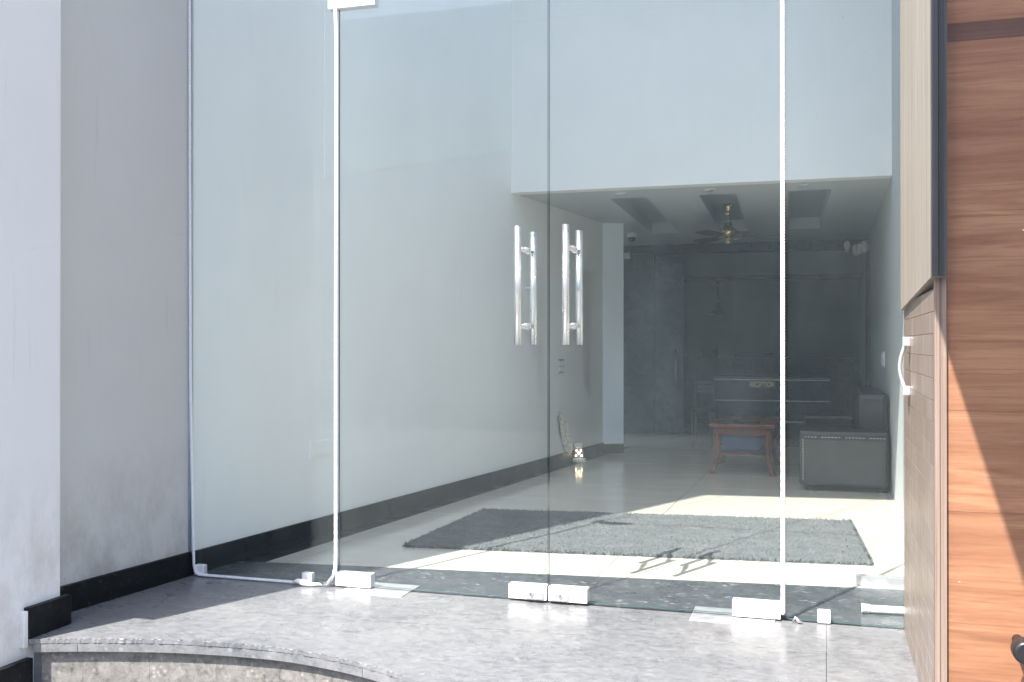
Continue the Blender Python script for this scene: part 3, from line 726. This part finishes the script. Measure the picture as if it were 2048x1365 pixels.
for a in (R(8), R(128), R(248)):
    d = Vector((math.cos(a), math.sin(a), 0)); s = Vector((-d.y, d.x, 0)); o = Vector((fx, fy, 0))
    obj('blade_iron', tube(bmesh.new(), [o + d * .05 + Vector((0, 0, 2.215)), o + d * .10 + Vector((0, 0, 2.220)), o + d * .17 + Vector((0, 0, 2.238))], .007, 8), 'brass', fan)
    bm = bmesh.new(); up_, dn = [], []
    for t, wd in ((.14, .04), (.2, .055), (.45, .066), (.58, .06), (.6, .035)):
        for sg_ in (-1, 1):
            z = 2.248 + sg_ * wd * .18
            up_.append(bm.verts.new(o + d * t + s * wd * sg_ + Vector((0, 0, z)))); dn.append(bm.verts.new(o + d * t + s * wd * sg_ + Vector((0, 0, z - .006))))
    for i in range(4):
        q = [2 * i, 2 * i + 2, 2 * i + 3, 2 * i + 1]
        bm.faces.new([up_[k] for k in q]); bm.faces.new([dn[k] for k in q[::-1]])
        bm.faces.new([up_[2 * i], dn[2 * i], dn[2 * i + 2], up_[2 * i + 2]]); bm.faces.new([up_[2 * i + 1], up_[2 * i + 3], dn[2 * i + 3], dn[2 * i + 1]])
    bm.faces.new([up_[8], dn[8], dn[9], up_[9]]); bm.faces.new([up_[0], up_[1], dn[1], dn[0]])
    bmesh.ops.recalc_face_normals(bm, faces=bm.faces[:])
    obj('blade', bm, 'fan_blade', fan)
for x, lab in ((-1.655, 'round ceiling downlight nearest the left wall'), (-.91, 'round ceiling downlight in front of the fan'), (-.155, 'round ceiling downlight nearest the right wall')):
    d_ = thing('downlight', (x, 8.56, CZ), lab, 'downlight', 'unlit ceiling downlights')
    obj('trim_ring', lathe(bmesh.new(), [(.05, CZ - .0005), (.052, CZ - .006), (.036, CZ - .010)], (x, 8.56, 0), 24), 'white_plastic', d_)
    obj('lens', lathe(bmesh.new(), [(.034, CZ - .0102), (.028, CZ - .016), (.01, CZ - .018)], (x, 8.56, 0), 20), 'steel', d_)
cc = thing('dome_camera', (-2.10, 11.6, 2.33), 'small white dome security camera beside the pilaster top', 'camera')
obj('mount', lathe(bmesh.new(), [(.05, 2.44), (.05, 2.40), (.045, 2.385)], (-2.12, 11.6, 0), 20), 'white_plastic', cc)
obj('ball', lathe(bmesh.new(), [(.042, 2.384), (.040, 2.36), (.028, 2.338), (.01, 2.33)], (-2.12, 11.6, 0), 20), 'black_plastic', cc)
tag(obj('sensor_box', B((-2.505, 13.15, 2.275), (-2.43, 13.199, 2.35), bev=.004), 'white_plastic'), 'small square white sensor box below the dome camera', 'sensor')

# reception desk with sign
dk = thing('reception_desk', (-.58, 12.2, 0), 'dark reception desk with two pale metal lines across its front', 'desk')
for z0, z1 in ((.06, .275), (.285, .51), (.52, .745)): obj('front_panel', B((-1.22, 11.905, z0), (.05, 11.93, z1)), 'desk_dark', dk)
for z in (.28, .515, .752): obj('metal_strip', B((-1.222, 11.898, z - .004), (.052, 11.9299, z + .004)), 'metal_strip', dk)
obj('body', B((-1.21, 11.931, 0), (.04, 12.5, .755)), 'desk_dark', dk)
obj('top', B((-1.235, 11.90, .7565), (.065, 12.53, .785), bev=.003), 'desk_top', dk)
rs = thing('reception_sign', (-.685, 11.89, .655), 'small black plate lettered RECEPTION in gold on the desk front', 'sign')
obj('plate', B((-.835, 11.890, .656), (-.535, 11.8965, .738), bev=.001), 'sign_black', rs)
for a, b in (((-.832, 11.8885, .735), (-.538, 11.8899, .7365)), ((-.832, 11.8885, .6575), (-.538, 11.8899, .659)), ((-.8335, 11.8885, .6575), (-.832, 11.8899, .7365)), ((-.538, 11.8885, .6575), (-.5365, 11.8899, .7365))):
    obj('border_line', B(a, b), 'sign_gold', rs)
cu = bpy.data.curves.new('lettering', 'FONT'); cu.body = 'RECEPTION'; cu.align_x = 'CENTER'; cu.align_y = 'CENTER'; cu.size = .080; cu.extrude = .0012; cu.offset = .0028; cu.space_character = 1.12
to = bpy.data.objects.new('lettering_curve', cu); COL.objects.link(to)
bpy.context.view_layer.update()
me = bpy.data.meshes.new_from_object(to.evaluated_get(bpy.context.evaluated_depsgraph_get())); bpy.data.objects.remove(to)
bm = bmesh.new(); bm.from_mesh(me)
wdt = max(v.co.x for v in bm.verts) - min(v.co.x for v in bm.verts)
for v in bm.verts: x_, y_, z_ = v.co; v.co = Vector((-.685 + x_ * .268 / wdt, 11.8884 - z_, .697 + y_))
obj('lettering', bm, 'sign_gold', rs)

# visitor chair by the desk
ch = thing('slatted_chair', (-1.32, 11.75, 0), 'grey slat back chair standing left of the reception desk', 'chair')
for x in (-1.43, -1.225):
    obj('leg', B((x, 11.80, 0), (x + .022, 11.825, .735), bev=.003), 'chair_grey', ch); obj('leg', B((x, 11.45 + .02, 0), (x + .022, 11.495, .40), bev=.003), 'chair_grey', ch)
for z in (.60, .65, .70): obj('back_slat', B((-1.408, 11.805, z), (-1.226, 11.82, z + .036), bev=.002), 'chair_grey', ch)
obj('seat', B((-1.44, 11.47, .401), (-1.195, 11.84, .43), bev=.004), 'black_plastic', ch)
# back counter with things on it
bc = thing('back_counter', (-.8, 15.6, 0), 'long dark counter against the back wall', 'counter')
obj('body', B((-2.3, 15.34, 0), (.48, 15.9, .93)), 'desk_dark', bc); obj('top', B((-2.32, 15.30, .931), (.488, 15.92, .962), bev=.003), 'desk_top', bc)
for x in (-1.6, -.9, -.2): obj('front_groove', B((x, 15.333, .03), (x + .01, 15.3399, .9)), 'black_plastic', bc)
mo = thing('monitor', (-1.68, 15.5, .962), 'small dark monitor standing on the back counter', 'monitor')
obj('screen', B((-1.80, 15.50, .99), (-1.555, 15.53, 1.10), bev=.006), 'black_plastic', mo); obj('stand', B((-1.72, 15.48, .9625), (-1.63, 15.56, .9895)), 'black_plastic', mo)
tag(obj('paper_pad', B((-1.52, 15.36, .9625), (-1.27, 15.50, .985), bev=.002), 'paper'), 'flat white paper pad right of the monitor on the counter', 'paper')
ph = thing('desk_phone', (-.78, 15.42, .962), 'low black desk phone at the far end of the counter', 'phone')
obj('body', B((-.84, 15.36, .9625), (-.73, 15.48, .985), bev=.006), 'black_plastic', ph); obj('handset', tube(bmesh.new(), [(-.84, 15.38, .993), (-.82, 15.38, 1.003), (-.75, 15.38, 1.003), (-.73, 15.38, .993)], .011, 8), 'black_plastic', ph)
# pendant lamps
def pendant(x, y, zt, z0, label):
    p = thing('pendant_lamp', (x, y, z0), label, 'pendant lamp', 'dark pendant lamps')
    obj('ceiling_rose', lathe(bmesh.new(), [(.035, zt), (.035, zt - .03), (.012, zt - .05)], (x, y, 0), 16), 'lamp_shade_dark', p)
    obj('flex', tube(bmesh.new(), [(x, y, zt - .04), (x, y, z0 + .13)], .007, 6), 'lamp_shade_dark', p)
    obj('shade', lathe(bmesh.new(), [(.015, z0 + .15), (.022, z0 + .12), (.04, z0 + .075), (.085, z0 + .04), (.145, z0 + .012), (.145, z0), (.13, z0 + .004)], (x, y, 0), 32), 'lamp_shade_dark', p)
tag(obj('lamp_rail', B((-2.2, 14.26, 2.04), (.489, 14.34, 2.10)), 'lamp_shade_dark'), 'thin dark rail carrying the pendant lamp', 'rail')
pendant(-1.419, 14.3, 2.04, 1.575, 'dark cone pendant lamp hanging over the counter')
# wooden side table with things
tb = thing('carved_table', (-.71, 9.65, 0), 'low reddish wooden table with curved legs in front of the desk', 'table')
obj('top', B((-.985, 9.17, .418), (-.415, 10.12, .45), bev=.008), 'table_wood', tb)
for y in (9.215, 10.055): obj('apron', B((-.94, y, .35), (-.46, y + .022, .4175)), 'table_wood', tb)
for x in (-.945, -.477): obj('apron', B((x, 9.2375, .35), (x + .022, 10.0545, .4175)), 'table_wood', tb)
for sx, x in ((-1, -.93), (1, -.47)):
    for sy, y in ((-1, 9.235), (1, 10.06)):
        pts = [(x, y, .417), (x - sx * .004, y, .34), (x - sx * .012, y, .24), (x - sx * .006, y, .14), (x + sx * .012, y + sy * .008, .06), (x + sx * .028, y + sy * .014, .022), (x + sx * .032, y + sy * .016, .0)]
        obj('leg', tube(bmesh.new(), pts, [.030, .032, .026, .022, .020, .026, .030], 10), 'table_wood', tb)
for k in range(4): obj('shelf_slat', B((-.925, 9.25 + k * .20, .165), (-.475, 9.25 + k * .20 + .17, .18)), 'table_wood', tb)
for x in (-.925, -.49): obj('shelf_rail', B((x, 9.25, .150), (x + .018, 10.04, .1645)), 'table_wood', tb)
ot = obj
tag(obj('blue_box', B((-.90, 9.55, .1805), (-.52, 9.95, .345), bev=.01), 'blue_plastic'), 'blue box on the lower shelf of the wooden table', 'box')
bm = bmesh.new(); rows = []
for i in range(11):
    t = i / 10; rows.append([bm.verts.new((-.60 + .19 * t + .01 * math.sin(j * 2), 9.16 - .02 + .07 * j - .03 * t, .186 + .17 * t ** 1.6 * (1 - .0 * j) + .008 * math.sin(j * 1.9 + i))) for j in range(7)])
for i in range(10):
    for j in range(6): bm.faces.new([rows[i][j], rows[i + 1][j], rows[i + 1][j + 1], rows[i][j + 1]]).smooth = True
r_ = bmesh.ops.solidify(bm, geom=bm.faces[:], thickness=.012)
tag(obj('maroon_cloth', bm, 'maroon_cloth'), 'dark maroon cloth hanging at the right end of the table shelf', 'cloth')
mg = thing('open_magazine', (-.78, 9.42, .45), 'open magazine with pale curling pages on the wooden table', 'magazine')
for nm, xa, xb, mt_, lift in (('left_page', -.955, -.78, 'paper', .022), ('right_page', -.779, -.56, 'paper_blue', .012)):
    bm = bmesh.new(); rows = []
    for i in range(9):
        t = i / 8; rows.append([bm.verts.new((xa + (xb - xa) * t, 9.30 + j * .25 + .05 * t, .4515 + lift * math.sin(math.pi * (.15 + .85 * t)) )) for j in (0, 1)])
    for i in range(8): bm.faces.new([rows[i][0], rows[i + 1][0], rows[i + 1][1], rows[i][1]]).smooth = True
    bmesh.ops.solidify(bm, geom=bm.faces[:], thickness=-.003); obj(nm, bm, mt_, mg)
# black leather sofa along the right wall
so = thing('leather_sofa', (.15, 9.2, 0), 'dark leather sofa with pale stitching along the right wall', 'sofa')
obj('arm', B((-.195, 8.35, .045), (.470, 8.56, .475), bev=.025), 'leather', so)
obj('arm', B((-.195, 10.15, .045), (.470, 10.36, .475), bev=.025), 'leather', so)
obj('back', B((.25, 8.565, .10), (.475, 10.145, .76), bev=.04), 'leather', so)
for k in range(2): obj('seat_cushion', B((-.20, 8.568 + k * .79, .25), (.245, 8.568 + k * .79 + .785, .44), bev=.03), 'leather', so)
obj('base', B((-.17, 8.57, .06), (.24, 10.14, .248)), 'leather', so)
for x in (-.14, .40):
    for y in (8.40, 10.28): obj('foot', B((x, y, 0), (x + .05, y + .05, .044)), 'black_plastic', so)
bm = bmesh.new()
for k in range(24):
    x = -.155 + k * .0255
    if k % 7 != 4: box(bm, (x, 8.3455, .424), (x + .013, 8.3495, .4275))
for k in range(14):
    z = .09 + k * .0235; box(bm, (-.168, 8.3455, z), (-.1645, 8.3495, z + .012))
st_ = obj('stitching', bm, 'thread', so); st_["kind"] = "stuff"
# shell sconce high on the right
sn = thing('shell_wall_light', (.44, 12.0, 2.2), 'pale ribbed wall light high on the right wall', 'wall light')
obj('bracket', B((.40, 11.95, 2.20), (.4695, 12.05, 2.26), bev=.005), 'brass', sn)
for k, (x, z) in enumerate(((.24, 2.24), (.33, 2.20), (.375, 2.215), (.42, 2.235))):
    obj('shade', lathe(bmesh.new(), [(.012, .07), (.028, .055), (.036, .02), (.034, -.02), (.024, -.05), (.014, -.06)], (x, 11.97 - .01 * k, z), 16), 'off_white_ceramic', sn)
obj('arm', tube(bmesh.new(), [(.22, 12.0, 2.20), (.30, 12.0, 2.23), (.42, 12.0, 2.23)], .008, 8), 'brass', sn)
# tube and channel lying inside the narrow pane
tu = thing('white_tube', (.25, 4.62, 0), 'white capped tube lying on the granite inside the narrow pane', 'tube')
obj('pipe', tube(bmesh.new(), [(.175, 4.62, .0215), (.48, 4.635, .0215)], .0165, 16), 'white_plastic', tu)
obj('cap', lathe(bmesh.new(), [(.0215, 0), (.0215, .006), (.0195, .008), (.0195, .032), (.0175, .034)], (.148, 4.6185, .0220), 20, 'x'), 'white_plastic', tu)
cn = bmesh.new(); box(cn, (.14, 5.15, .002), (.485, 5.155, .045)); box(cn, (.14, 5.1555, .002), (.485, 5.20, .006)); box(cn, (.14, 5.2005, .002), (.485, 5.2055, .045))
tag(obj('aluminium_channel', cn, 'satin_steel'), 'aluminium channel lying on the tiles behind the capped tube', 'channel')
